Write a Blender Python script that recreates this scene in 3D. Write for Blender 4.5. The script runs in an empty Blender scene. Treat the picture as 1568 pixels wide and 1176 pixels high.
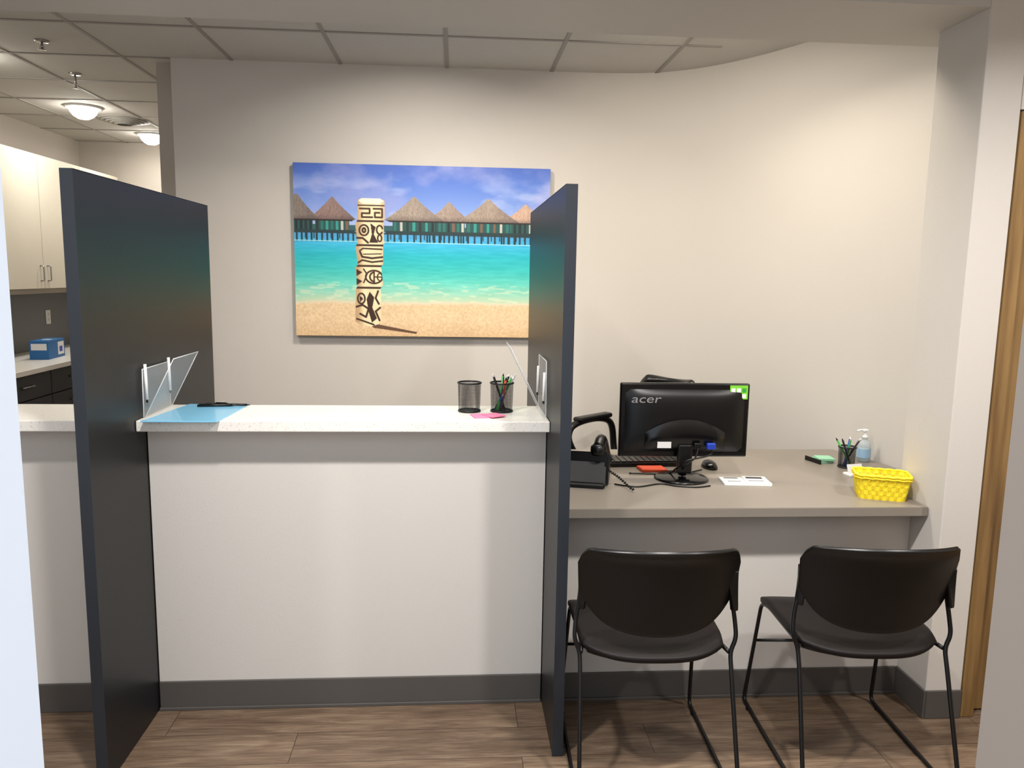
import bpy, bmesh, math, random
import numpy as np
from mathutils import Vector, Matrix
random.seed(3)
sc=bpy.context.scene
COL=bpy.context.collection
try: sc.view_settings.view_transform='Standard'
except Exception: pass

# ---------------------------------------------------------------- materials
def s2l(c):
    return tuple(((x/255)/12.92 if x/255<=.04045 else ((x/255+.055)/1.055)**2.4) for x in c)+(1,)
def mat(name,rgb,rough=.5,metal=0,noise=0,nscale=8,bump=0,bscale=200,spec=.5,emit=None,es=0,trans=0,coat=0):
    m=bpy.data.materials.new(name);m.use_nodes=True
    nt=m.node_tree;b=nt.nodes['Principled BSDF'];c=s2l(rgb)
    b.inputs['Base Color'].default_value=c;b.inputs['Roughness'].default_value=rough
    b.inputs['Metallic'].default_value=metal
    b.inputs['Specular IOR Level'].default_value=spec
    b.inputs['Coat Weight'].default_value=coat
    b.inputs['Transmission Weight'].default_value=trans
    if emit: b.inputs['Emission Color'].default_value=s2l(emit);b.inputs['Emission Strength'].default_value=es
    tc=nt.nodes.new('ShaderNodeTexCoord')
    if noise:
        n=nt.nodes.new('ShaderNodeTexNoise');n.inputs['Scale'].default_value=nscale;n.inputs['Detail'].default_value=6
        r=nt.nodes.new('ShaderNodeValToRGB')
        r.color_ramp.elements[0].color=tuple(x*(1-noise) for x in c[:3])+(1,)
        r.color_ramp.elements[1].color=tuple(min(1,x*(1+noise)) for x in c[:3])+(1,)
        nt.links.new(tc.outputs['Object'],n.inputs['Vector']);nt.links.new(n.outputs[0],r.inputs[0]);nt.links.new(r.outputs[0],b.inputs['Base Color'])
    if bump:
        n2=nt.nodes.new('ShaderNodeTexNoise');n2.inputs['Scale'].default_value=bscale;n2.inputs['Detail'].default_value=3
        bp=nt.nodes.new('ShaderNodeBump');bp.inputs['Strength'].default_value=bump;bp.inputs['Distance'].default_value=.002
        nt.links.new(tc.outputs['Object'],n2.inputs['Vector']);nt.links.new(n2.outputs[0],bp.inputs['Height']);nt.links.new(bp.outputs[0],b.inputs['Normal'])
    return m
def clear_mat(name,rgb,alpha_mix=.12,rough=.05):
    m=bpy.data.materials.new(name);m.use_nodes=True;nt=m.node_tree
    b=nt.nodes['Principled BSDF'];b.inputs['Base Color'].default_value=s2l(rgb);b.inputs['Roughness'].default_value=rough
    b.inputs['Alpha'].default_value=alpha_mix
    return m

M_wall=mat('wall_paint',(206,201,194),.75,noise=.02,nscale=2,bump=.2,bscale=260)
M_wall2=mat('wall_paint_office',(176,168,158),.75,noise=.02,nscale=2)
M_front_daylit=mat('wall_paint_front_daylit',(226,234,246),.6,noise=.01,nscale=2)  # cool daylight on the front wall put into its base colour
M_ceil=mat('ceiling_tile',(194,191,185),.9,noise=.04,nscale=60,bump=.3,bscale=400)
M_grid=mat('ceiling_tbar',(150,146,140),.6)
M_soff=mat('soffit_paint',(196,192,186),.8,noise=.02,nscale=3)
M_base=mat('rubber_base',(80,76,72),.55,noise=.05,nscale=20)
M_panel=mat('dark_laminate',(21,22,24),.38,noise=.08,nscale=6,bump=.1,bscale=150,spec=.32)
M_pedge=mat('laminate_edge',(33,38,45),.4)
M_desk=mat('desk_laminate',(136,128,118),.38,noise=.05,nscale=120)
M_black=mat('black_plastic',(10,10,11),.33,bump=.08,bscale=500,spec=.42)
M_blackg=mat('black_gloss',(10,10,12),.2)
M_seat=mat('seat_vinyl',(24,20,19),.5,bump=.2,bscale=300,spec=.2)
M_rod=mat('black_powder_steel',(15,15,17),.35,metal=.2)
M_cream=mat('cream_laminate',(222,214,196),.45,noise=.02)
M_dkcab=mat('dark_cabinet',(56,58,62),.4)
M_metal=mat('brushed_nickel',(170,168,165),.3,metal=1)
M_wht=mat('white_plastic',(235,235,233),.4)
M_paper=mat('white_paper',(240,240,238),.7)
M_green=mat('green_plastic',(60,160,70),.4)
M_bluep=mat('blue_plastic',(30,60,170),.4)
M_dblue=mat('blue_carton',(40,105,165),.55,noise=.1,nscale=30)
M_pink=mat('pink_paper',(240,130,165),.7)
M_orange=mat('orange_paper',(225,85,50),.7)
M_yel=mat('yellow_weave',(252,232,50),.6,noise=.06,nscale=40)
M_yel2=mat('yellow_weave_dark',(240,210,30),.6,noise=.06,nscale=40)
M_clip=mat('blue_clipboard_plastic',(132,200,234),.2,coat=.4)
M_acr=clear_mat('clear_acrylic',(235,240,242),.16,.08)
M_acre=clear_mat('acrylic_edge',(245,248,250),.7,.2)
M_bottle=clear_mat('clear_bottle',(200,215,222),.45,.1)
M_bulb=mat('glowing_lens',(255,255,255),.4,emit=(255,250,240),es=45)
M_led=mat('led_lens',(255,255,255),.4,emit=(255,244,225),es=12)
M_postg=mat('green_notes',(150,205,170),.7)
M_lgreen=mat('lime_label',(130,215,60),.5)
M_gray=mat('gray_backsplash',(120,122,124),.5)
M_logo=mat('logo_silver',(190,192,195),.3,metal=.6)
M_front_shaded=mat('wall_paint_front_shaded',(152,142,133),.6)  # right side of the front wall, its shade put into the base colour

def wood_floor():
    m=bpy.data.materials.new('wood_plank_floor');m.use_nodes=True;nt=m.node_tree;b=nt.nodes['Principled BSDF'];L=nt.links.new
    tc=nt.nodes.new('ShaderNodeTexCoord')
    mp=nt.nodes.new('ShaderNodeMapping');L(tc.outputs['Object'],mp.inputs[0]);mp.inputs['Location'].default_value=(.33,.08,0)
    br=nt.nodes.new('ShaderNodeTexBrick');L(mp.outputs[0],br.inputs['Vector'])
    br.inputs['Scale'].default_value=1;br.inputs['Brick Width'].default_value=1.2;br.inputs['Row Height'].default_value=.17
    br.inputs['Mortar Size'].default_value=.0013;br.inputs['Mortar Smooth'].default_value=.3;br.offset=.37
    br.inputs['Color1'].default_value=(.5,.5,.5,1);br.inputs['Color2'].default_value=(.95,.95,.95,1);br.inputs['Mortar'].default_value=(.4,.4,.4,1)
    def stretch(sc_,off):
        mp2=nt.nodes.new('ShaderNodeMapping');mp2.inputs['Scale'].default_value=sc_;L(tc.outputs['Object'],mp2.inputs[0])
        ad=nt.nodes.new('ShaderNodeVectorMath');ad.operation='MULTIPLY_ADD';L(br.outputs['Color'],ad.inputs[0]);ad.inputs[1].default_value=off;L(mp2.outputs[0],ad.inputs[2]);return ad
    a1=stretch((1.6,11,1),(19,15,3));n=nt.nodes.new('ShaderNodeTexNoise');n.inputs['Scale'].default_value=2.4;n.inputs['Detail'].default_value=10;n.inputs['Roughness'].default_value=.62;n.inputs['Distortion'].default_value=.5
    L(a1.outputs[0],n.inputs['Vector'])
    a2=stretch((5,120,1),(9,31,3));n2=nt.nodes.new('ShaderNodeTexNoise');n2.inputs['Scale'].default_value=2.0;n2.inputs['Detail'].default_value=4;L(a2.outputs[0],n2.inputs['Vector'])
    mxn=nt.nodes.new('ShaderNodeMix');mxn.data_type='FLOAT';mxn.inputs[0].default_value=.38;L(n.outputs[0],mxn.inputs[2]);L(n2.outputs[0],mxn.inputs[3])
    r=nt.nodes.new('ShaderNodeValToRGB');e=r.color_ramp.elements
    e[0].position=.30;e[0].color=s2l((72,55,42));e[1].position=.70;e[1].color=s2l((148,128,106))
    k=r.color_ramp.elements.new(.5);k.color=s2l((112,92,74));L(mxn.outputs[0],r.inputs[0])
    mx=nt.nodes.new('ShaderNodeMix');mx.data_type='RGBA';mx.blend_type='MULTIPLY';mx.inputs[0].default_value=.35
    L(r.outputs[0],mx.inputs[6]);L(br.outputs['Color'],mx.inputs[7])
    mm=nt.nodes.new('ShaderNodeMix');mm.data_type='RGBA';L(br.outputs['Fac'],mm.inputs[0]);L(mx.outputs[2],mm.inputs[6]);mm.inputs[7].default_value=s2l((50,39,32))
    L(mm.outputs[2],b.inputs['Base Color']);b.inputs['Roughness'].default_value=.42
    bp=nt.nodes.new('ShaderNodeBump');bp.inputs['Strength'].default_value=.15;bp.inputs['Distance'].default_value=.002;L(mxn.outputs[0],bp.inputs['Height']);L(bp.outputs[0],b.inputs['Normal'])
    return m
M_floor=wood_floor()
def quartz():
    m=bpy.data.materials.new('white_quartz');m.use_nodes=True;nt=m.node_tree;b=nt.nodes['Principled BSDF'];L=nt.links.new
    tc=nt.nodes.new('ShaderNodeTexCoord');v=nt.nodes.new('ShaderNodeTexVoronoi');v.inputs['Scale'].default_value=260;L(tc.outputs['Object'],v.inputs['Vector'])
    r=nt.nodes.new('ShaderNodeValToRGB');e=r.color_ramp.elements;r.color_ramp.interpolation='CONSTANT'
    e[0].color=s2l((234,230,222));e[1].position=.86;e[1].color=s2l((227,222,212));k=e.new(.96);k.color=s2l((210,203,190))
    sp=nt.nodes.new('ShaderNodeSeparateColor');L(v.outputs['Color'],sp.inputs[0]);L(sp.outputs[0],r.inputs[0]);L(r.outputs[0],b.inputs['Base Color']);b.inputs['Roughness'].default_value=.28
    return m
M_quartz=quartz()
def woodmat():
    m=bpy.data.materials.new('door_wood');m.use_nodes=True;nt=m.node_tree;b=nt.nodes['Principled BSDF'];L=nt.links.new
    tc=nt.nodes.new('ShaderNodeTexCoord');mp=nt.nodes.new('ShaderNodeMapping');mp.inputs['Scale'].default_value=(14,14,1);L(tc.outputs['Object'],mp.inputs[0])
    n=nt.nodes.new('ShaderNodeTexNoise');n.inputs['Scale'].default_value=2;n.inputs['Detail'].default_value=6;L(mp.outputs[0],n.inputs[0])
    r=nt.nodes.new('ShaderNodeValToRGB');e=r.color_ramp.elements;e[0].position=.3;e[0].color=s2l((104,76,42));e[1].position=.7;e[1].color=s2l((152,120,74));L(n.outputs[0],r.inputs[0]);L(r.outputs[0],b.inputs['Base Color']);b.inputs['Roughness'].default_value=.4
    return m
M_wood=woodmat()

# ---------------------------------------------------------------- builders
def newobj(name,me,mats,parent=None,smooth=False):
    o=bpy.data.objects.new(name,me);COL.objects.link(o)
    for m in (mats if isinstance(mats,(list,tuple)) else [mats]): me.materials.append(m)
    if smooth:
        for p in me.polygons:p.use_smooth=True
    if parent: o.parent=parent
    return o
def empty(name,loc,rz=0):
    e=bpy.data.objects.new(name,None);e.empty_display_size=.1;COL.objects.link(e);e.location=loc;e.rotation_euler=(0,0,math.radians(rz));return e
def box(name,lo,hi,m,parent=None,bev=0,rot=None,seg=2):
    lo=Vector(lo);hi=Vector(hi);c=(lo+hi)/2;s=hi-lo
    bm=bmesh.new();bmesh.ops.create_cube(bm,size=1);bmesh.ops.scale(bm,vec=s,verts=bm.verts)
    if bev: bmesh.ops.bevel(bm,geom=bm.edges[:],offset=bev,segments=seg,affect='EDGES',profile=.5)
    me=bpy.data.meshes.new(name);bm.to_mesh(me);bm.free()
    o=newobj(name,me,m,parent);o.location=c
    if rot:o.rotation_euler=[math.radians(a) for a in rot]
    return o
def cyl(name,p0,p1,r,m,parent=None,r2=None,n=24,bev=0):
    p0=Vector(p0);p1=Vector(p1);d=p1-p0
    bm=bmesh.new();bmesh.ops.create_cone(bm,cap_ends=True,segments=n,radius1=r,radius2=r if r2 is None else r2,depth=d.length)
    me=bpy.data.meshes.new(name);bm.to_mesh(me);bm.free()
    for p in me.polygons:
        p.use_smooth=len(p.vertices)<=4
    o=newobj(name,me,m,parent);o.location=(p0+p1)/2;o.rotation_mode='QUATERNION';o.rotation_quaternion=d.to_track_quat('Z','Y');return o
def lathe(name,prof,m,parent=None,loc=(0,0,0),n=32):
    vs=[];fs=[];k=len(prof)
    for i in range(n):
        a=2*math.pi*i/n
        for r,z in prof: vs.append((r*math.cos(a),r*math.sin(a),z))
    for i in range(n):
        j=(i+1)%n
        for q in range(k-1): fs.append((i*k+q,j*k+q,j*k+q+1,i*k+q+1))
    me=bpy.data.meshes.new(name);me.from_pydata(vs,[],fs);me.update()
    o=newobj(name,me,m,parent,True);o.location=loc;return o
def cr(points,sub=6):
    P=[Vector(p) for p in points];out=[]
    for i in range(len(P)-1):
        p0=P[max(i-1,0)];p1=P[i];p2=P[i+1];p3=P[min(i+2,len(P)-1)]
        for s in range(sub):
            t=s/sub
            out.append(.5*((2*p1)+(p2-p0)*t+(2*p0-5*p1+4*p2-p3)*t*t+(3*p1-p0-3*p2+p3)*t**3))
    out.append(P[-1]);return out
def filletpath(points,r=.03,k=5):
    P=[Vector(p) for p in points];out=[P[0]]
    for i in range(1,len(P)-1):
        a=(P[i-1]-P[i]);b=(P[i+1]-P[i]);rr=min(r,a.length*.45,b.length*.45)
        A=P[i]+a.normalized()*rr;B=P[i]+b.normalized()*rr
        for s in range(k+1):
            t=s/k;out.append((1-t)**2*A+2*t*(1-t)*P[i]+t*t*B)
    out.append(P[-1]);return out
def tube(name,pts,r,m,parent=None,n=10):
    pts=[Vector(p) for p in pts]
    T=[]
    for i in range(len(pts)):
        a=pts[max(i-1,0)];b=pts[min(i+1,len(pts)-1)];T.append((b-a).normalized())
    nrm=T[0].orthogonal().normalized();vs=[];fs=[]
    for i,p in enumerate(pts):
        nrm=(nrm-T[i]*nrm.dot(T[i])).normalized();bi=T[i].cross(nrm)
        for k in range(n):
            a=2*math.pi*k/n;vs.append(p+(nrm*math.cos(a)+bi*math.sin(a))*r)
    for i in range(len(pts)-1):
        for k in range(n):
            k2=(k+1)%n;fs.append((i*n+k,i*n+k2,(i+1)*n+k2,(i+1)*n+k))
    fs.append(tuple(range(n))[::-1]);fs.append(tuple((len(pts)-1)*n+k for k in range(n)))
    me=bpy.data.meshes.new(name);me.from_pydata([tuple(v) for v in vs],[],fs);me.update()
    return newobj(name,me,m,parent,True)
def prism(name,poly,z0,z1,m,parent=None,bev=0):
    bm=bmesh.new();vs=[bm.verts.new((x,y,z0)) for x,y in poly];f=bm.faces.new(vs)
    r=bmesh.ops.extrude_face_region(bm,geom=[f]);bmesh.ops.translate(bm,vec=(0,0,z1-z0),verts=[g for g in r['geom'] if isinstance(g,bmesh.types.BMVert)])
    bmesh.ops.recalc_face_normals(bm,faces=bm.faces)
    if bev:bmesh.ops.bevel(bm,geom=bm.edges[:],offset=bev,segments=2,affect='EDGES')
    me=bpy.data.meshes.new(name);bm.to_mesh(me);bm.free();return newobj(name,me,m,parent)
def grid(name,fn,nu,nv,m,parent=None,solid=0,sub=0,offset=-1):
    vs=[];fs=[]
    for i in range(nu+1):
        for j in range(nv+1): vs.append(fn(i/nu,j/nv))
    for i in range(nu):
        for j in range(nv):
            a=i*(nv+1)+j;fs.append((a,a+nv+1,a+nv+2,a+1))
    me=bpy.data.meshes.new(name);me.from_pydata(vs,[],fs);me.update()
    o=newobj(name,me,m,parent,True)
    if solid:
        md=o.modifiers.new('s','SOLIDIFY');md.thickness=solid;md.offset=offset
        md=o.modifiers.new('b','BEVEL');md.width=solid*.35;md.segments=2;md.limit_method='ANGLE';md.angle_limit=math.radians(50)
    return o

# ---------------------------------------------------------------- room shell
WY=2.69
SB=2.94   # back edge of soffit
box('floor',(-3.6,-2.5,-.05),(3.2,7.7,0),M_floor)
box('ceiling',(-3.6,.7,2.70),(3.2,7.7,2.78),M_ceil)
g=empty('ceiling_grid',(0,0,0))
for k in range(-6,4):
    x=-.055+.583*k
    y1=4.52 if x>-1.5 else 7.5
    if x>1.2: y1=4.1 if x<1.5 else 3.4
    box('tbar',(x-.010,SB,2.696),(x+.010,y1,2.701),M_grid,g)
for k in range(0,10):
    y=7.44-.583*k
    if y<2.99: continue
    x1=1.3 if y<4.3 else -1.545
    box('tbar_cross',(-3.4,y-.010,2.6955),(x1,y+.010,2.7005),M_grid,g)
path=[(-1.545,4.52),(0.2,4.52)]+[tuple(p)[:2] for p in cr([(.80,4.52,0),(1.07,4.48,0),(1.31,4.35,0),(1.51,4.12,0),(1.68,3.82,0),(1.84,3.48,0),(1.905,3.2,0),(1.91,2.78,0)],8)]
outer=[(1.98,2.78),(1.98,3.25),(1.93,3.6),(1.8,3.95),(1.62,4.3),(1.35,4.5),(1.0,4.64),(-1.545,4.64)]
w=prism('wall_back',path+outer,0,2.70,M_wall)
for p in w.data.polygons:
    if abs(p.normal.z)<.1 and len(p.vertices)==4 and max(w.data.vertices[v].co.x for v in p.vertices)>.79: p.use_smooth=True
ms_=w.modifiers.new('split','EDGE_SPLIT');ms_.split_angle=math.radians(30)
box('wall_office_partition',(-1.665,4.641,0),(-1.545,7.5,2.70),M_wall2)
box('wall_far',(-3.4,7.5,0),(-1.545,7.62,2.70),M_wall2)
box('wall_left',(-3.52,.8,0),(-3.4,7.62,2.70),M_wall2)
box('wall_right_pillar',(1.70,2.51,0),(1.835,2.779,2.70),M_wall,bev=.004)
box('wall_right_return',(1.836,2.60,0),(2.9,2.779,2.70),M_wall)
box('wall_right',(2.9,.8,0),(3.0,2.78,2.70),M_wall)
box('wall_right_over_door',(1.836,2.51,2.13),(2.9,2.599,2.70),M_wall)
sof=[(-3.4,2.51),(1.699,2.51),(1.699,2.78),(1.908,2.782),(1.908,SB),(-3.4,SB)]
prism('ceiling_soffit',sof,2.44,2.70,M_soff)
box('wall_counter_left',(-3.4,WY,0),(-1.087,2.81,1.034),M_wall)
box('wall_counter',(-1.048,WY,0),(.323,2.81,1.034),M_wall)
box('wall_desk_knee',(.3625,WY,0),(1.699,2.79,.732),M_wall)
box('wall_front_left',(-3.4,.68,0),(-.436,.80,2.70),M_front_daylit)
box('wall_front_right',(.612,.68,0),(3.0,.80,2.70),M_front_shaded)
box('wall_front_header',(-.436,.68,2.45),(.612,.80,2.70),M_front_daylit)
def baseb(name,lo,hi): return box(name,lo,hi,M_base,bev=.003)
baseb('baseboard_left',(-3.4,WY-.008,0),(-1.087,WY,.108))
baseb('baseboard_counter',(-1.048,WY-.008,0),(.323,WY,.108))
baseb('baseboard_desk',(.3625,WY-.008,0),(1.69,WY,.108))
baseb('baseboard_jamb',(1.691,2.503,0),(1.70,WY-.001,.108))
baseb('baseboard_right',(1.7005,2.502,0),(1.835,2.51,.108))
for i,(a,b) in enumerate([(-1.048,.323),(.3625,1.69)]):
    box(f'trim_{i+1}',(a,WY-.016,0),(b,WY-.0085,.012),M_base,bev=.002)
d=empty('door_1',(1.84,2.52,0))
box('door_leaf',(.05,.03,.005),(.95,.07,2.09),M_wood,d,bev=.003)
box('casing',(0,-.012,0),(.05,.075,2.125),M_wood,d,bev=.003)
box('casing_top',(.051,-.012,2.091),(1.0,.075,2.125),M_wood,d,bev=.003)
cyl('knob_stem',(.88,.03,1),(.88,-.03,1),.01,M_metal,d);lathe('knob',[(0,-.02),(.02,-.015),(.025,0),(.02,.015),(0,.02)],M_metal,d,(.88,-.04,1))

# ---------------------------------------------------------------- partitions
def divider(x0,x1,y0,y1):
    e=empty('divider_panel',(x0,y0,0));w=x1-x0;l=y1-y0
    box('core',(0.0008,.001,.002),(w-.0008,l-.001,1.837),M_panel,e,bev=.001)
    box('front_edge_band',(0,0,.002),(w,.0012,1.838),M_pedge,e)
    box('top_edge_band',(0,.0013,1.8372),(w,l,1.8384),M_pedge,e)
divider(-1.085,-1.050,2.27,3.45)
divider(.325,.3605,2.345,3.47)
box('countertop',(-1.0495,2.60,1.035),(.3245,2.925,1.072),M_quartz,bev=.003)
box('countertop',(-3.39,2.60,1.035),(-1.0858,2.925,1.072),M_quartz,bev=.003)
desk=prism('reception_desk',[(.3615,2.585),(1.697,2.585),(1.697,2.785),(1.9,2.79),(1.9,3.2),(1.83,3.46),(1.80,3.52),(.3615,3.52)],.733,.767,M_desk,bev=.002)
dp=box('desk_leg_panel',(.38,3.42,0),(.41,3.46,.732),M_desk);dp.parent=desk
dp=box('desk_leg_panel',(1.5,3.42,0),(1.53,3.46,.732),M_desk);dp.parent=desk

# ---------------------------------------------------------------- painting (vertex painted canvas)
def paint():
    W,Hh=620,412
    U,V=np.meshgrid(np.linspace(0,394,W),np.linspace(0,265,Hh))
    def vnoise(fx,fy,octs=4,seed=0):
        r=np.random.RandomState(seed);o=np.zeros_like(U);amp=1;tot=0
        for k in range(octs):
            gx=U/394*fx;gy=V/265*fy;G=r.rand(int(fy)+3,int(fx)+3)
            ix=gx.astype(int);iy=gy.astype(int);tx=gx-ix;ty=gy-iy;tx=tx*tx*(3-2*tx);ty=ty*ty*(3-2*ty)
            v=(G[iy,ix]*(1-tx)+G[iy,ix+1]*tx)*(1-ty)+(G[iy+1,ix]*(1-tx)+G[iy+1,ix+1]*tx)*ty
            o+=v*amp;tot+=amp;amp*=.5;fx*=2;fy*=2
        return o/tot
    ks=[0,30,70,100,104,112,122,138,160,180,198,208,212,216,240,265]
    cs=[(72,104,192),(90,126,210),(130,160,224),(178,194,228),(80,155,205),(66,165,218),(55,182,222),(30,180,195),(55,190,188),(100,205,190),(154,212,188),(188,214,182),(224,212,184),(226,198,156),(230,200,160),(220,186,142)]
    wob=(vnoise(10,2,3,5)-.5)*5
    Vw=V+np.where((V>198)&(V<232),wob,0)
    img=np.stack([np.interp(Vw,ks,[c[i] for c in cs]) for i in range(3)],-1).astype(float)
    def blend(mask,col):
        nonlocal img
        m=np.clip(mask,0,1)[...,None];img=img*(1-m)+np.array(col,float)*m
    cl=vnoise(6,5,5,7);blend(np.clip((cl-.5)*2.6,0,.5)*(V<98),(164,166,220))
    cl=vnoise(5,9,5,11);blend(np.clip((cl-.57)*4,0,.65)*(V<98)*np.clip(V/60,0.3,1),(205,208,238))
    wv=vnoise(20,120,3,3);img+=((wv-.5)*24)[...,None]*((V>104)&(V<200))[...,None]
    wv=vnoise(30,90,2,9);blend(np.clip((wv-.6)*5,0,.45)*((V>180)&(V<211)),(230,230,200))
    sn=vnoise(150,110,2,4);img+=((sn-.5)*32)[...,None]*(V>213)[...,None]
    def poly(pts,col,a=1):
        ins=np.zeros(U.shape,bool);n=len(pts)
        for i in range(n):
            x1,y1=pts[i];x2,y2=pts[(i+1)%n]
            if y1==y2: continue
            c=((V>=min(y1,y2))&(V<max(y1,y2)))&(U<(x2-x1)*(V-y1)/(y2-y1)+x1)
            ins^=c
        blend(ins*a,col);return ins
    def stroke(pts,w,col,clip=None):
        D=np.full(U.shape,1e9)
        for (x1,y1),(x2,y2) in zip(pts[:-1],pts[1:]):
            dx,dy=x2-x1,y2-y1;L2=dx*dx+dy*dy+1e-9
            t=np.clip(((U-x1)*dx+(V-y1)*dy)/L2,0,1);D=np.minimum(D,np.hypot(U-x1-t*dx,V-y1-t*dy))
        m=np.clip(.5+(w/2-D)*1.4,0,1)
        if clip is not None:m=m*clip
        blend(m,col)
    def ell(cx,cy,rx,ry,a0=0,a1=360,n=26):
        return [(cx+rx*math.cos(math.radians(a0+(a1-a0)*i/n)),cy+ry*math.sin(math.radians(a0+(a1-a0)*i/n))) for i in range(n+1)]
    thn=vnoise(200,40,2,21)
    poly([(0,92),(394,94),(394,103),(0,102)],(44,90,98))
    huts=[(237,54,34,(164,146,134)),(58,50,36,(142,118,112)),(356,55,38,(196,164,144)),(4,46,34,(130,118,110)),(183,47,46,(160,146,134)),(298,48,48,(162,146,132))]
    for (ax,ay,w,c) in huts:
        bl=84
        poly([(ax-w*.72,bl-3),(ax+w*.72,bl-3),(ax+w*.72,103),(ax-w*.72,103)],(30,80,78))
        for q in range(-3,4):
            xx=ax+q*w*.21
            poly([(xx-2.4,bl+2),(xx+1.6,bl+2),(xx+1.6,101),(xx-2.4,101)],random.choice([(50,150,140),(20,40,42),(120,90,75),(190,190,180),(40,110,104),(30,46,48)]))
        rf=[(ax,ay),(ax+3,ay+2)]+[(ax+3+(w-3)*t,ay+2+(bl-ay-2)*(t**.86)) for t in (.2,.4,.6,.8,1)]+[(ax-3-(w-3)*t,ay+2+(bl-ay-2)*(t**.86)) for t in (1,.8,.6,.4,.2)]+[(ax-3,ay+2)]
        ins=poly(rf,c)
        ang=np.arctan2(U-ax,np.maximum(V-ay+6,1))
        st=np.sin(ang*90+thn*14)*.5+thn-.5
        img+=(st*26)[...,None]*ins[...,None]
        blend(ins*np.clip((U-ax)/w,0,1)*.35,(80,62,66))
        blend(ins*np.clip((V-bl+7)/7,0,1)*.35,(60,50,50))
        poly([(ax-w*.95,bl),(ax+w*.95,bl),(ax+w*.8,bl+3),(ax-w*.8,bl+3)],(40,34,34))
        poly([(ax-w*.95,100),(ax+w*.95,100),(ax+w*.95,105),(ax-w*.95,105)],(30,56,60))
        for q in range(-4,5):
            xx=ax+q*w*.22
            stroke([(xx,104),(xx,117)],2.6,(22,48,54))
    stroke([(0,104),(394,106)],2.2,(30,54,58))
    for xx in range(4,394,13): stroke([(xx,105),(xx,113)],1.6,(26,58,66))
    stroke([(0,117),(394,119)],1.2,(170,225,235))
    poly([(104,243),(130,247),(188,258),(186,261),(120,252)],(96,66,46),.95)
    cre=(244,224,182);dk=(58,34,22)
    body=[(97,54),(103,51),(130,51),(138,55),(138,82),(136,86),(137,120),(135,124),(135,152),(132,156),(135,184),(131,190),(132,238),(127,246),(116,250),(99,247),(91,242),(93,190),(96,186),(92,158),(96,154),(93,124),(96,121),(93,92),(96,84)]
    ins=poly(body,cre)
    blend(np.clip((106-U)/18,0,.5)*ins,(140,98,58))
    blend(np.clip((U-130)/12,0,.3)*ins,(170,125,78))
    gr=vnoise(60,14,3,31);img+=((gr-.5)*30)[...,None]*ins[...,None]
    poly([(98,55),(104,51),(130,51),(137,55),(130,59),(104,59)],(253,242,218))
    S=lambda p,w=2.8: stroke(p,w*.88,dk,ins)
    S([(97,62),(137,62)],2.2);S([(100,67),(115,67),(115,74),(103,74),(103,80),(119,80)],3);S([(121,67),(134,67),(134,80),(123,80),(123,73),(130,73)],3);S([(95,86),(137,86)],3.2)
    S(ell(106,100,7,8),3);S(ell(106,100,2.2,3.2),3.4);S([(94,112),(104,112),(112,119)],3.4)
    poly([(116,89),(124,95),(121,106),(128,119),(114,119),(118,106)],dk);S(ell(130,99,4.5,6.5,40,340),3);S(ell(130,112,3,5),2.8)
    S([(94,123),(136,123)],3.4)
    S([(99,132),(104,128),(133,129)],2.6);S([(100,134),(103,141),(118,143),(134,141)],3.4);S([(105,137),(132,136)],1.8);S([(97,150),(103,146),(118,149),(134,147)],3)
    S([(94,155),(134,155)],3.4)
    poly([(94,160),(103,165),(94,171)],dk);poly([(94,174),(103,179),(94,185)],dk)
    S(ell(121,172,13,10),3);S(ell(121,172,6.5,7,90,270),3);S([(121,163),(121,182)],2.6);S([(121,172),(134,172)],2.2);S(ell(131,172,5,6,90,270),2.2);S([(105,160),(110,168),(105,181)],2.4)
    S([(94,189),(134,189)],3.6)
    S(ell(101,206,5.5,8),3);poly([(98,201),(104,206),(99,212)],dk);S([(93,219),(103,216),(112,222),(108,235),(99,230)],3.4)
    poly([(114,195),(121,204),(118,220),(125,237),(117,244),(112,226),(109,207)],dk);S([(127,194),(123,205),(128,214)],3.4);S([(130,220),(123,226),(129,240)],3.4);S([(94,238),(106,242),(120,247)],3)
    img=np.clip(img,0,255)/255
    lin=np.where(img<=.04045,img/12.92,((img+.055)/1.055)**2.4)
    return W,Hh,lin
pw,ph,plin=paint()
PW,PH=1.43,.953
can=empty('beach_painting',(-.90+PW/2,4.52,1.21+PH/2))
box('canvas_frame',(-PW/2,-.038,-PH/2),(PW/2,-.001,PH/2),mat('canvas_edge',(130,140,150),.7),can,bev=.002)
xs=np.linspace(-PW/2,PW/2,pw);zs=np.linspace(PH/2,-PH/2,ph)
XX,ZZ=np.meshgrid(xs,zs);vs=np.stack([XX,np.full_like(XX,-.0395),ZZ],-1).reshape(-1,3)
idx=np.arange(pw*ph).reshape(ph,pw)
fc=np.stack([idx[:-1,:-1],idx[1:,:-1],idx[1:,1:],idx[:-1,1:]],-1).reshape(-1,4)
me=bpy.data.meshes.new('picture');me.vertices.add(len(vs));me.vertices.foreach_set('co',vs.astype(np.float32).ravel())
me.loops.add(fc.size);me.loops.foreach_set('vertex_index',fc.astype(np.int32).ravel())
me.polygons.add(len(fc));me.polygons.foreach_set('loop_start',np.arange(0,fc.size,4,dtype=np.int32));me.polygons.foreach_set('loop_total',np.full(len(fc),4,np.int32))
me.update(calc_edges=True)
ca=me.color_attributes.new('Col','FLOAT_COLOR','POINT')
ca.data.foreach_set('color',np.concatenate([plin.reshape(-1,3),np.ones((pw*ph,1))],1).astype(np.float32).ravel())
mp=bpy.data.materials.new('printed_canvas');mp.use_nodes=True;nt=mp.node_tree;at=nt.nodes.new('ShaderNodeVertexColor');at.layer_name='Col'
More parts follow.
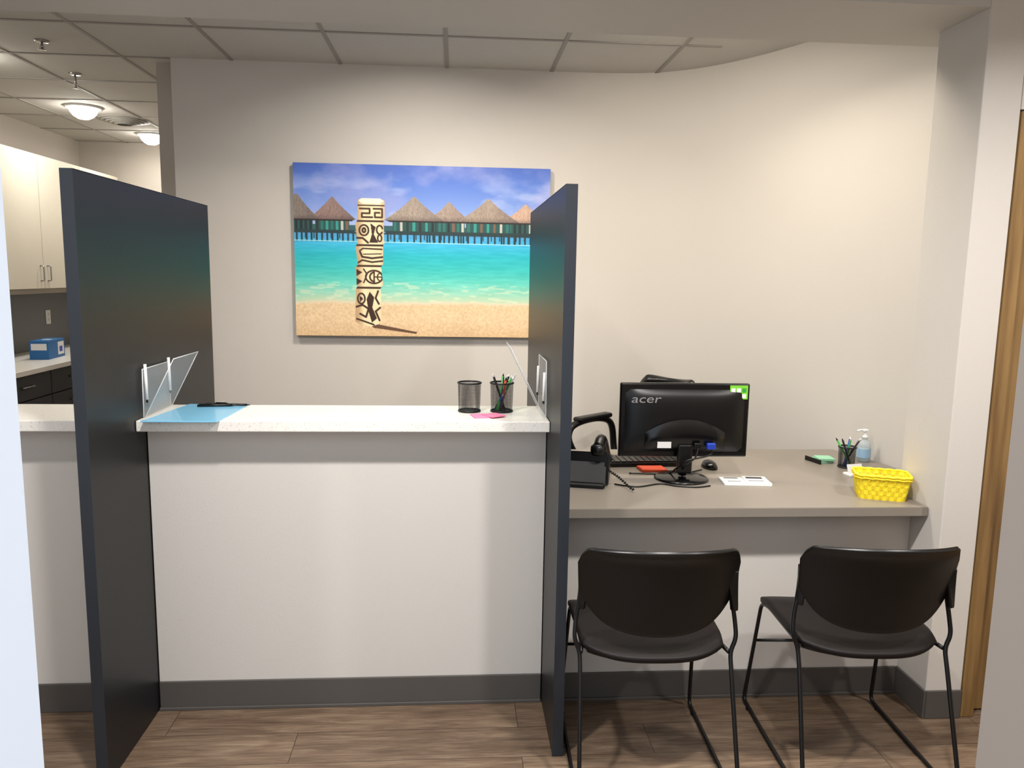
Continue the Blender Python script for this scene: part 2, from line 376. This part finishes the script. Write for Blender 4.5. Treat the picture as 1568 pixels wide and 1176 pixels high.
nt.links.new(at.outputs[0],nt.nodes['Principled BSDF'].inputs['Base Color']);nt.nodes['Principled BSDF'].inputs['Roughness'].default_value=.6
newobj('picture',me,mp,can)

# ---------------------------------------------------------------- side chairs
def side_chair(loc,rz):
    e=empty('side_chair',loc,rz)
    def seat(a,b):
        x=(a*2-1);y=b
        hw=.232*(1-.05*(1-y)**2)
        yr=-.225+.07*abs(x)**3; yf=.215-.03*abs(x)**4
        Y=yr+(yf-yr)*y
        z=.452+.012*abs(x)**2.5-.022*max(0,(y-.75)/.25)**2-.010*math.sin(math.pi*y)*(1-x*x)-.018*max(0,(.2-y)/.2)**2
        return (x*hw,Y,z)
    grid('seat',seat,24,20,M_seat,e,solid=.022)
    def under(a,b):
        x=(a*2-1);hw=.205
        yr=-.19+.05*abs(x)**3;yf=.18
        return (x*hw,yr+(yf-yr)*b,.424-.022*(1-x*x)*math.sin(math.pi*min(1,b*.9+.1)))
    grid('seat_pan',under,18,12,M_black,e,solid=.012)
    def back(a,b):
        x=(a*2-1)
        ax=abs(x)
        zt=.788-.018*ax**2-.05*max(0,(ax-.84)/.16)**2.6
        zb=.500+.045*ax**2+.085*ax**6
        z=zb+(zt-zb)*b
        h=(z-.50)/.28
        hw=.250*(.93+.07*min(1,h*1.1))
        y=-.240+.085*ax**2.2-.055*(h-.3)-.018*max(0,(h-.85)/.15)**2
        return (x*hw,y,z)
    grid('backrest',back,44,18,M_black,e,solid=.012)
    for s in (-1,1):
        def wing(a,b):
            z=.565+.13*b;w=.036*(.45+.55*b)
            return (s*(.241-w*a),-.160-.010*b-.012*a*(1-b),z)
        grid('sleeve',wing,6,8,M_black,e,solid=.018)
        P=[(s*.232,-.155,.67),(s*.234,-.153,.60),(s*.246,-.160,.53),(s*.250,-.172,.475),(s*.232,-.175,.432),(s*.232,-.20,.37),(s*.24,-.315,.008),(s*.24,.26,.008),(s*.222,.185,.42),(s*.218,.12,.432),(s*.218,-.12,.432),(s*.229,-.172,.430)]
        tube('frame_rod',filletpath(P,.03,5),.0068,M_rod,e,10)
        for yy in (-.27,.2): cyl('glide',(s*.24,yy,.0),(s*.24,yy,.006),.011,M_black,e,n=12)
    tube('crossbar',[(-.228,.222,.26),(.228,.222,.26)],.0055,M_rod,e)
    tube('crossbar',[(-.21,-.10,.425),(.21,-.10,.425)],.007,M_rod,e)
    return e
side_chair((.622,2.38,0),-2)
side_chair((1.312,2.38,0),-3)

# ---------------------------------------------------------------- office chair
oc=empty('office_chair',(.985,3.98,0),-50)
def obk(a,b):
    x=a*2-1;z=.56+.46*b
    hw=.22*(1-.45*max(0,(b-.7)/.3)**2.2)*(.85+.15*min(1,b*3))
    return (x*hw,.24-.06*(x*x)+.05*(b-.5),z-.02*x*x*b)
grid('backrest',obk,18,18,M_black,oc,solid=.05)
box('seat_cushion',(-.25,-.25,.43),(.25,.22,.50),M_black,oc,bev=.03,seg=3)
tube('back_bar',cr([(0,.1,.42),(0,.27,.43),(0,.30,.6)],5),.02,M_black,oc)
cyl('column',(0,0,.1),(0,0,.43),.025,M_black,oc)
for k in range(5):
    a=math.radians(72*k+10);c_,s_=math.cos(a),math.sin(a)
    tube('base_leg',[(0,0,.11),(.28*c_,.28*s_,.075)],.018,M_black,oc);cyl('caster',(.28*c_-.012*s_,.28*s_+.012*c_,.03),(.28*c_+.012*s_,.28*s_-.012*c_,.03),.03,M_black,oc,n=16)
for s in (-1,1):
    tube('armrest_loop',cr([(s*.23,.10,.45),(s*.29,.14,.60),(s*.30,.12,.74),(s*.30,.02,.785),(s*.30,-.14,.785),(s*.30,-.23,.75),(s*.29,-.23,.66),(s*.24,-.10,.46)],6),.019,M_black,oc)
    box('arm_pad',(s*.30-.03,-.18,.785),(s*.30+.03,.10,.812),M_black,oc,bev=.012)

# ---------------------------------------------------------------- monitor
DZ=.767
mo=empty('computer_monitor',(.910,2.99,DZ),-1)
mz=-.022
box('bezel',(-.26,-.005,.113+mz),(.26,.018,.410+mz),M_blackg,mo,bev=.006)
box('screen',(-.246,.0175,.128+mz),(.246,.0195,.397+mz),mat('lcd',(30,34,42),.15),mo)
def bulge(a,b):
    x=a*2-1;y=b*2-1
    r=max(0,1-abs(x)**4)*max(0,1-abs(y)**4)
    return (x*.24,-.005-.022*r**.7,.26+mz+y*.125)
grid('rear_shell',bulge,24,16,M_black,mo)
def bul2(a,b):
    x=a*2-1
    r=max(0,1-x**4)*math.sin(math.pi*min(1,b*.9+.02))
    return (x*.16,-.026-.018*max(0,r)**.6,.15+mz+.12*b*(1-.45*x*x))
grid('electronics_hump',bul2,18,12,M_blackg,mo)
tube('neck',[(0,-.02,.14),(0,-.012,.02)],.017,M_black,mo);box('neck_cover',(-.03,-.045,.03),(.03,-.018,.15),M_black,mo,bev=.008)
lathe('base',[(0,0),(.105,0),(.108,.004),(.1,.009),(.03,.014),(0,.014)],M_blackg,mo,(0,0,0))
box('spec_label',(-.115,-.049,.158+mz),(-.06,-.0465,.183+mz),M_paper,mo)
box('energy_label',(.178,-.0085,.348+mz),(.250,-.0065,.403+mz),M_lgreen,mo)
for i in range(2):
    for j in range(3): box('label_icon',(.183+j*.022,-.0095,.353+mz+i*.023),(.199+j*.022,-.0086,.369+mz+i*.023),M_paper if (i+j)%3 else M_green,mo)
box('video_plug',(.08,-.065,.155+mz),(.115,-.045,.180+mz),M_bluep,mo,bev=.004)
box('power_plug',(.03,-.06,.155+mz),(.06,-.045,.18+mz),M_black,mo,bev=.004)
tc=bpy.data.curves.new('logo','FONT');tc.body='acer';tc.size=.064;tc.extrude=.0008;tc.shear=.15
to=bpy.data.objects.new('logo_text',tc);COL.objects.link(to);tc.materials.append(M_logo);to.parent=mo;to.location=(-.222,-.0285,.335+mz);to.rotation_euler=(math.pi/2,0,0);to.scale=(1.05,.72,1)
tube('video_cable',cr([(.10,-.06,.137),(.09,-.06,.11),(.0,-.07,.09),(-.03,-.03,.05),(-.05,.05,.008),(-.2,.06,.006)],8),.0035,M_black,mo)
tube('power_cable',cr([(.045,-.06,.137),(.03,-.07,.10),(-.01,-.06,.06),(.03,.06,.008),(.12,.12,.006)],8),.003,M_black,mo)

kb=empty('keyboard',(.80,3.25,DZ),2)
box('body',(-.21,-.07,0),(.21,.07,.018),M_black,kb,bev=.004)
for r in range(5):
    for c in range(15): box('key',(-.2+c*.0265,-.06+r*.025,.018),(-.2+c*.0265+.022,-.06+r*.025+.02,.024),M_blackg,kb)
ms=lathe('computer_mouse',[(0,.032),(.012,.031),(.024,.024),(.031,.012),(.033,0),(0,0)],M_blackg,None,(1.085,3.17,DZ));ms.scale=(1,1.6,1)
phn=empty('desk_phone',(.50,2.97,DZ),-14)
def wedge(parent,lo,hi,z0,z1,m,name):
    (x0,y0),(x1,y1)=lo,hi
    bm=bmesh.new();v=[bm.verts.new(p) for p in [(x0,y0,0),(x1,y0,0),(x1,y1,0),(x0,y1,0),(x0,y0,z0),(x1,y0,z0),(x1,y1,z1),(x0,y1,z1)]]
    for f in [(0,3,2,1),(4,5,6,7),(0,1,5,4),(1,2,6,5),(2,3,7,6),(3,0,4,7)]: bm.faces.new([v[i] for i in f])
    bmesh.ops.bevel(bm,geom=bm.edges[:],offset=.006,segments=2,affect='EDGES')
    me=bpy.data.meshes.new(name);bm.to_mesh(me);bm.free();return newobj(name,me,m,parent)
wedge(phn,(-.11,-.07),(.11,.10),.135,.04,M_black,'phone_body')
wedge(phn,(-.10,-.12),(.10,-.0705),.02,.10,M_black,'rear_foot')
tube('handset',cr([(.070,-.090,.158),(.076,-.05,.178),(.080,.0,.160),(.084,.05,.124),(.088,.10,.085)],6),.021,M_black,phn)
for p in [(.068,-.085,.150),(.088,.10,.075)]:
    lathe('handset_cup',[(0,-.024),(.024,-.024),(.029,-.010),(.028,.008),(.018,.018),(.0,.020)],M_black,phn,p,24)
for r in range(4):
    for c in range(3): box('key',(-.07+c*.03,-.03+r*.025,.112-r*.0137),(-.05+c*.03,-.015+r*.025,.120-r*.0137),M_gray,phn)
pts=[]
for i in range(260):
    t=i/259;a=t*50*math.pi/2
    cx=.11+.10*t;cy=-.10+ .05*math.sin(t*4);cz=.06*(1-t)**2+.009
    pts.append((cx,cy+.005*math.cos(a),cz+.005*math.sin(a)+.002))
tube('coiled_cord',pts,.0020,M_black,phn,6)
tube('power_cable',cr([(.62,2.90,DZ+.003),(.70,2.86,DZ+.003),(.80,2.90,DZ+.003),(.86,2.865,DZ+.003),(.93,2.85,DZ+.003),(.99,2.87,DZ+.003)],10),.003,M_black)
on=empty('orange_note_pad',(.825,3.127,DZ),6)
box('pad',(-.055,-.038,.0005),(.055,.038,.010),M_orange,on,bev=.001);box('top_sheet',(-.053,-.036,.0102),(.054,.037,.0108),M_orange,on,rot=(0,2,0))
nc=empty('business_cards',(1.150,2.93,DZ),-6)
for i,(a,b) in enumerate([(-.092,.0),(.0,.004)]):
    box('stack',(a,-.055,.0),(a+.092,.052+b,.007+.004*i),M_paper,nc,bev=.001)
box('print_line',(-.075,.03,.0071),(-.02,.042,.0075),M_black,nc)
box('print_line',(.01,.018,.0111),(.075,.043,.0115),M_black,nc)
box('print_line',(-.07,-.02,.0071),(-.02,-.012,.0075),M_gray,nc);box('print_line',(.01,-.02,.0111),(.07,-.01,.0115),M_gray,nc)

# ---------------------------------------------------------------- mesh pen cups
def mesh_cup(name,loc,r=.042,h=.104,pens=0,seed=0):
    e=empty(name,loc);bm=bmesh.new();n=52;k=22
    for i in range(n):
        for s in (1,-1):
            pts=[]
            for j in range(k+1):
                a=2*math.pi*i/n+s*j*.055*1.3;rr=r*(.93+.07*j/k)
                pts.append((rr*math.cos(a),rr*math.sin(a),.004+h*j/k))
            for p,q in zip(pts[:-1],pts[1:]):
                t=.0011;v=[bm.verts.new((p[0],p[1],p[2]-t)),bm.verts.new((q[0],q[1],q[2]-t)),bm.verts.new((q[0],q[1],q[2]+t)),bm.verts.new((p[0],p[1],p[2]+t))];bm.faces.new(v)
    me=bpy.data.meshes.new('wire_mesh');bm.to_mesh(me);bm.free();newobj('wire_mesh',me,M_rod,e)
    for z,rr in ((.004,r*.93),(h+.002,r)):
        tube('rim',[(rr*math.cos(2*math.pi*t/36),rr*math.sin(2*math.pi*t/36),z) for t in range(37)],.003,M_rod,e,8)
    cyl('cup_bottom',(0,0,.0005),(0,0,.0035),r*.92,M_rod,e)
    rnd=random.Random(seed);mm=[M_green,M_black,M_wht,M_black,M_green,M_bluep,M_orange,M_black]
    for i in range(pens):
        a=rnd.uniform(0,6.28);b=a+math.pi+rnd.uniform(-.6,.6);R=r*.75
        p0=Vector((R*math.cos(b)*.8,R*math.sin(b)*.8,.006));p1=Vector((R*math.cos(a),R*math.sin(a),h));d=(p1-p0).normalized();L=rnd.uniform(.125,.15)
        m_=mm[i%len(mm)]
        cyl('pen',p0,p0+d*L,.004,m_,e,n=12);cyl('pen_tip',p0+d*L,p0+d*(L+.012),.0038,M_wht if i%3 else M_black,e,r2=.0012,n=12)
    return e
mesh_cup('mesh_pen_cup',(.052,2.80,1.0722))
mesh_cup('mesh_pen_cup',(.170,2.80,1.0722),pens=9,seed=4)
mesh_cup('mesh_pen_cup',(1.69,3.17,DZ),r=.036,h=.088,pens=6,seed=9)
sp_=empty('sticky_note_pad',(.105,2.70,1.0722),12)
box('sheet',(-.045,-.035,0),(.035,.035,.004),M_pink,sp_,bev=.0008);box('sheet',(-.0,-.045,.0041),(.06,.02,.007),M_pink,sp_,rot=(0,0,20))
cb=empty('blue_clipboard',(-.885,2.745,1.0722),0)
prism('board',[(-.14,-.172),(.105,-.172),(.12,.16),(-.095,.172)],0,.004,M_clip,cb,bev=.001)
box('clip',(-.03,.13,.004),(.05,.155,.012),M_rod,cb,bev=.003)
for i,(x,y,a) in enumerate([(.02,.11,8),(.07,.13,-6)]):
    p=empty('ballpoint_pen',(-.885+x,2.745+y,1.0815),a);cyl('barrel',(-.065,0,0),(.05,0,0),.0045,M_black,p,n=12);cyl('tip',(.05,0,0),(.068,0,0),.0045,M_black,p,r2=.001,n=12);box('pocket_clip',(-.06,-.001,.0045),(-.02,.001,.007),M_black,p)
def holder(name,x,s,h,top,y0,y1,penz):
    e=empty(name,(x,0,1.0724))
    def sheet(nm,p,q):
        bm=bmesh.new();(xa,za),(xb,zb)=p,q
        v=[bm.verts.new(c) for c in [(xa,y0,za),(xb,y0,zb),(xb,y1,zb),(xa,y1,za)]];bm.faces.new(v);me=bpy.data.meshes.new(nm);bm.to_mesh(me);bm.free()
        o=newobj(nm,me,M_acr,e);md=o.modifiers.new('s','SOLIDIFY');md.thickness=.003;md.offset=0
        for yy in (y0,y1): tube(nm+'_edge',[(xa,yy,za),(xb,yy,zb)],.0016,M_acre,e,6)
        tube(nm+'_edge',[(xb,y0,zb),(xb,y1,zb)],.0016,M_acre,e,6)
    sheet('vertical_sheet',(0,.003),(s*.002,h*.82));sheet('slanted_sheet',(s*.006,.004),(s*top,h))
    for yy in (y0+.015,y1-.02): 
        cyl('pen',(s*.008,yy,.06),(s*.006,yy,.06+penz),.005,M_wht,e,n=12);cyl('pen_clip',(s*.008,yy,.05),(s*.008,yy,.062),.0035,M_black,e,n=10)
    return e
holder('acrylic_brochure_holder',-1.042,1,.20,.105,2.65,2.90,.12)
holder('acrylic_brochure_holder',.317,-1,.245,.125,2.66,2.90,.10)

# ---------------------------------------------------------------- desk right items
def sanitizer(loc):
    e=empty('hand_sanitizer_bottle',loc)
    lathe('bottle',[(0,0),(.026,0),(.029,.004),(.029,.075),(.026,.09),(.012,.1),(.011,.106)],M_bottle,e)
    lathe('gel',[(0,.003),(.025,.003),(.026,.06),(0,.06)],mat('gel',(190,215,225),.2),e)
    lathe('label',[(.0295,.02),(.0295,.060)],mat('label_blue',(150,185,215),.5),e)
    lathe('collar',[(.0,.104),(.014,.104),(.014,.118),(.006,.12),(.006,.135),(0,.135)],M_wht,e)
    box('pump_head',(-.012,-.01,.134),(.012,.01,.146),M_wht,e,bev=.004);tube('spout',cr([(0,0,.141),(-.025,0,.142),(-.036,0,.136)],4),.0045,M_wht,e)
sanitizer((1.825,3.28,DZ))
ng=empty('green_note_pads',(1.63,3.28,DZ),15)
box('pad',(-.045,-.04,0),(.035,.04,.012),M_postg,ng,bev=.001);box('pad',(-.03,-.05,.0125),(.04,.02,.022),M_postg,ng,bev=.001,rot=(0,0,-20));box('tray',(-.05,-.055,-.0),(-.046,.045,.02),M_black,ng)
wc=empty('appointment_card_holder',(1.655,3.03,DZ),10)
box('holder',(-.035,-.02,0),(.035,.03,.010),M_wht,wc,bev=.002);box('cards',(-.032,-.004,.006),(.032,.006,.048),M_paper,wc,rot=(-20,0,0))
def basket(loc,rz):
    e=empty('yellow_woven_basket',loc,rz)
    a0,b0,a1,b1,h=.080,.050,.095,.064,.088
    def ring(t,hw,hd):
        ang=t*2*math.pi;c,s=math.cos(ang),math.sin(ang);p=.26
        return (hw*math.copysign(abs(c)**p,c) ,hd*math.copysign(abs(s)**p,s))
    nc=40;nr=5
    def peri(hw,hd,n):
        pts=[];K=400
        raw=[ring(k/K,hw,hd) for k in range(K+1)];d=[0]
        for a,b in zip(raw[:-1],raw[1:]): d.append(d[-1]+math.hypot(a[0]-b[0],a[1]-b[1]))
        for i in range(n):
            t=d[-1]*i/n;k=max(q for q in range(K+1) if d[q]<=t+1e-12);k=min(k,K-1);u=(t-d[k])/max(1e-9,d[k+1]-d[k]);pts.append((raw[k][0]*(1-u)+raw[k+1][0]*u,raw[k][1]*(1-u)+raw[k+1][1]*u))
        return pts
    me_v=[];me_f=[];mi=[]
    for j in range(nr):
        f0=j/nr;f1=(j+1)/nr
        lo=peri(a0+(a1-a0)*f0,b0+(b1-b0)*f0,nc);hi=peri(a0+(a1-a0)*f1,b0+(b1-b0)*f1,nc)
        for i in range(nc):
            over=.0030 if (i+j)%2 else -.0008
            i2=(i+1)%nc
            def P(p,z,o):
                L=math.hypot(*p);return (p[0]*(1+o/L),p[1]*(1+o/L),z)
            z0=.003+h*f0;z1=.003+h*f1
            b=len(me_v);mid0=((lo[i][0]+lo[i2][0])/2,(lo[i][1]+lo[i2][1])/2);mid1=((hi[i][0]+hi[i2][0])/2,(hi[i][1]+hi[i2][1])/2)
            me_v+= [P(lo[i],z0,0),P(mid0,z0+.0008,over),P(lo[i2],z0,0),P(hi[i2],z1,0),P(mid1,z1-.0008,over),P(hi[i],z1,0)]
            me_f+=[(b,b+1,b+4,b+5),(b+1,b+2,b+3,b+4)];mi+=[(i+j)%2]*2
    me=bpy.data.meshes.new('woven_sides');me.from_pydata(me_v,[],me_f);me.update()
    o=newobj('woven_sides',me,[M_yel,M_yel2],e)
    for p,q in zip(me.polygons,mi):p.material_index=q
    md=o.modifiers.new('s','SOLIDIFY');md.thickness=.002
    tp=[(x,y,h+.003+.0012*math.sin(k*1.7)) for k,(x,y) in enumerate(peri(a1,b1,64))];tp.append(tp[0])
    tube('rim',tp,.0045,M_yel,e,8)
    tube('rim_band',[(x*1.012,y*1.015,z-.010) for x,y,z in tp],.0035,M_yel2,e,8)
    prism('basket_floor',peri(a0,b0,48),.0,.004,M_yel2,e)
basket((1.590,2.72,DZ),-20)

# ---------------------------------------------------------------- back office
uc=empty('upper_cabinet',(-3.388,0,0))
for i,y in enumerate([4.3,4.9,5.5,6.1,6.75]):
    y2=[4.9,5.5,6.1,6.75,7.49][i]
    box('carcass',(.0,y,1.41),(.30,y2-.001,2.39),M_cream,uc)
    box('cabinet_door',(.301,y+.003,1.412),(.32,y2-.004,2.388),M_cream,uc,bev=.002)
    hy=y2-.05 if i%2==0 else y+.05
    tube('pull',filletpath([(.32,hy,1.47),(.345,hy,1.47),(.345,hy,1.58),(.32,hy,1.58)],.01),.005,M_metal,uc)
box('light_valance',(.0,4.3,1.375),(.30,7.49,1.409),M_wall2,uc)
lc=empty('lower_cabinet',(-3.388,0,0))
box('countertop_slab',(0,4.3,.87),(.62,7.49,.905),M_quartz,lc,bev=.003)
box('toe_kick',(0,4.3,0),(.50,7.49,.099),M_dkcab,lc)
for i in range(5):
    y=4.3+i*.638
    box('carcass',(0,y,.1),(.565,y+.636,.868),M_dkcab,lc)
    box('drawer_front',(.566,y+.004,.70),(.585,y+.632,.862),M_dkcab,lc,bev=.002);box('cabinet_door',(.566,y+.004,.11),(.585,y+.632,.692),M_dkcab,lc,bev=.002)
    for z in (.79,.62): tube('pull',filletpath([(.585,y+.25,z),(.61,y+.25,z),(.61,y+.38,z),(.585,y+.38,z)],.01),.005,M_metal,lc)
box('wall_backsplash',(-3.399,4.3,.906),(-3.39,7.49,1.374),M_gray)
ol=empty('wall_outlet',(-3.389,6.75,1.16));box('plate',(0,-.036,-.058),(.006,.036,.058),M_wht,ol,bev=.002)
for z in (-.022,.022):
    box('socket',(.006,-.014,z-.014),(.0085,.014,z+.014),M_wht,ol,bev=.002);box('slot',(.0085,-.006,z-.006),(.009,-.004,z+.006),M_black,ol);box('slot',(.0085,.004,z-.006),(.009,.006,z+.006),M_black,ol)
gb=empty('glove_box',(-3.02,5.98,.9055),6)
w,d_,h_=.13,.30,.135
box('carton',(-w/2,-d_/2,0),(w/2,d_/2,h_),M_dblue,gb,bev=.002)
box('carton_label',(w/2,.02,h_*.15),(w/2+.001,.13,h_*.85),M_wht,gb);box('carton_print',(w/2+.0011,.045,h_*.3),(w/2+.0018,.10,h_*.6),M_bluep,gb)
box('front_label',(-w*.4,-d_/2-.001,h_*.5),(w*.4,-d_/2,h_*.85),M_wht,gb)
lathe('opening',[(0,.0005),(.03,.0005),(.034,0)],M_wht,gb,(0,0,h_))
lathe('waste_bin',[(0,0),(.12,0),(.15,.36),(.145,.36),(.115,.012),(0,.012)],M_wht,None,(-2.5,6.6,0))
def can_light(loc):
    e=empty('recessed_can_light',loc)
    lathe('trim_ring',[(.095,-.001),(.122,-.001),(.120,-.012),(.10,-.014),(.095,-.006)],M_wht,e)
    lathe('lens',[(0,-.088),(.035,-.083),(.065,-.066),(.085,-.042),(.094,-.018),(.095,-.002)],M_bulb,e)  # recessed can; bulging lens added to imitate its round glare
for p in [(-2.64,5.93,2.70),(-2.58,7.02,2.70),(-2.66,4.55,2.70)]: can_light(p)
vd=empty('ceiling_vent',(-2.55,6.40,2.70))
for k in range(5): lathe('ring',[(.05+.03*k,-.004-.008*(4-k)),(.075+.03*k,-.002-.008*(4-k)),(.075+.03*k,-.0-.006*(4-k))],M_grid,vd)
def sprinkler(x,y,L):
    sk=empty('fire_sprinkler',(x,y,2.70))
    lathe('escutcheon',[(0,0),(.035,0),(.03,-.008),(0,-.01)],M_metal,sk);cyl('body',(0,0,-.01),(0,0,-L),.006,M_metal,sk);lathe('deflector',[(0,-L-.002),(.018,-L-.002),(.018,-L-.005),(0,-L-.005)],M_metal,sk)
    for s in (-1,1): tube('yoke',[(0,0,-L*.55),(s*.012,0,-L*.75),(0,0,-L)],.002,M_metal,sk,6)
sprinkler(-2.09,4.28,.04);sprinkler(-2.24,4.95,.08)

# ---------------------------------------------------------------- lights
def downlight(x,y,power,z=2.70,size=.12,col=(1,.93,.84),spread=150,aim=None):
    e=empty('recessed_downlight',(x,y,z))
    lathe('trim_ring',[(.075,-.001),(.095,-.001),(.097,-.006),(.075,-.008)],M_wht,e)
    lathe('lens',[(0,-.003),(.075,-.003)],M_led,e)
    l=bpy.data.lights.new('downlight_lamp','AREA');l.shape='DISK';l.size=size;l.energy=power;l.color=col;l.spread=math.radians(spread)
    o=bpy.data.objects.new('lamp',l);COL.objects.link(o);o.parent=e;o.location=(0,0,-.05)
    if aim:
        dv=Vector(aim)-Vector((x,y,z));o.rotation_mode='QUATERNION';o.rotation_quaternion=dv.to_track_quat('-Z','Y')
cF=(1,.965,.935);cB=(1,.92,.82);cR=(1,.90,.76)
for x,y,p in [(-.45,1.5,37),(.85,1.5,33),(2.1,1.45,24),(-2.2,1.45,16)]: downlight(x,y,p,col=cF)
downlight(.70,3.25,12,col=cR,spread=140,aim=(1.35,4.1,1.1),size=.2)
downlight(-.20,3.45,13,col=cB,spread=130,aim=(-.2,4.2,1.2))
downlight(-1.25,3.5,8,col=cB,spread=130)
downlight(1.30,3.2,6,col=cR,spread=140,size=.2)
for x,y,p in [(-2.64,5.93,6),(-2.58,7.02,7),(-2.66,4.55,4)]:
    l=bpy.data.lights.new('can_lamp','AREA');l.shape='DISK';l.size=.14;l.energy=p;l.color=(1,.96,.9)  # lamp of each recessed can, just below its added bulge
    o=bpy.data.objects.new('can_lamp',l);COL.objects.link(o);o.location=(x,y,2.605)
def troffer(x,y,p,s=.55):
    e=empty('ceiling_light_panel',(x,y,2.695))
    box('frame',(-s/2-.02,-s/2-.02,-.01),(s/2+.02,s/2+.02,.0),M_wht,e)
    l=bpy.data.lights.new('panel_lamp','AREA');l.shape='SQUARE';l.size=s;l.energy=p;l.color=(1,.96,.92)
    o=bpy.data.objects.new('lamp',l);COL.objects.link(o);o.parent=e;o.location=(0,0,-.015)
troffer(.3,3.26,7)
w_=bpy.data.worlds.new('world');sc.world=w_;w_.use_nodes=True
w_.node_tree.nodes['Background'].inputs[0].default_value=(.78,.89,1,1);w_.node_tree.nodes['Background'].inputs[1].default_value=1.45

# ---------------------------------------------------------------- camera
Yv=Vector((698-784,588-420,-1190.)).normalized()
Zv=-Vector((645-784,588-9158,-1190.));Zv=(Zv-Yv*Zv.dot(Yv)).normalized();Xv=Yv.cross(Zv)
R=Matrix((Xv,Yv,Zv)).to_4x4()
cd=bpy.data.cameras.new('camera');cd.sensor_width=36;cd.lens=1190/1568*36;cd.clip_start=.02
co=bpy.data.objects.new('camera',cd);COL.objects.link(co);co.matrix_world=Matrix.Translation((0,0,1.567))@R
sc.camera=co
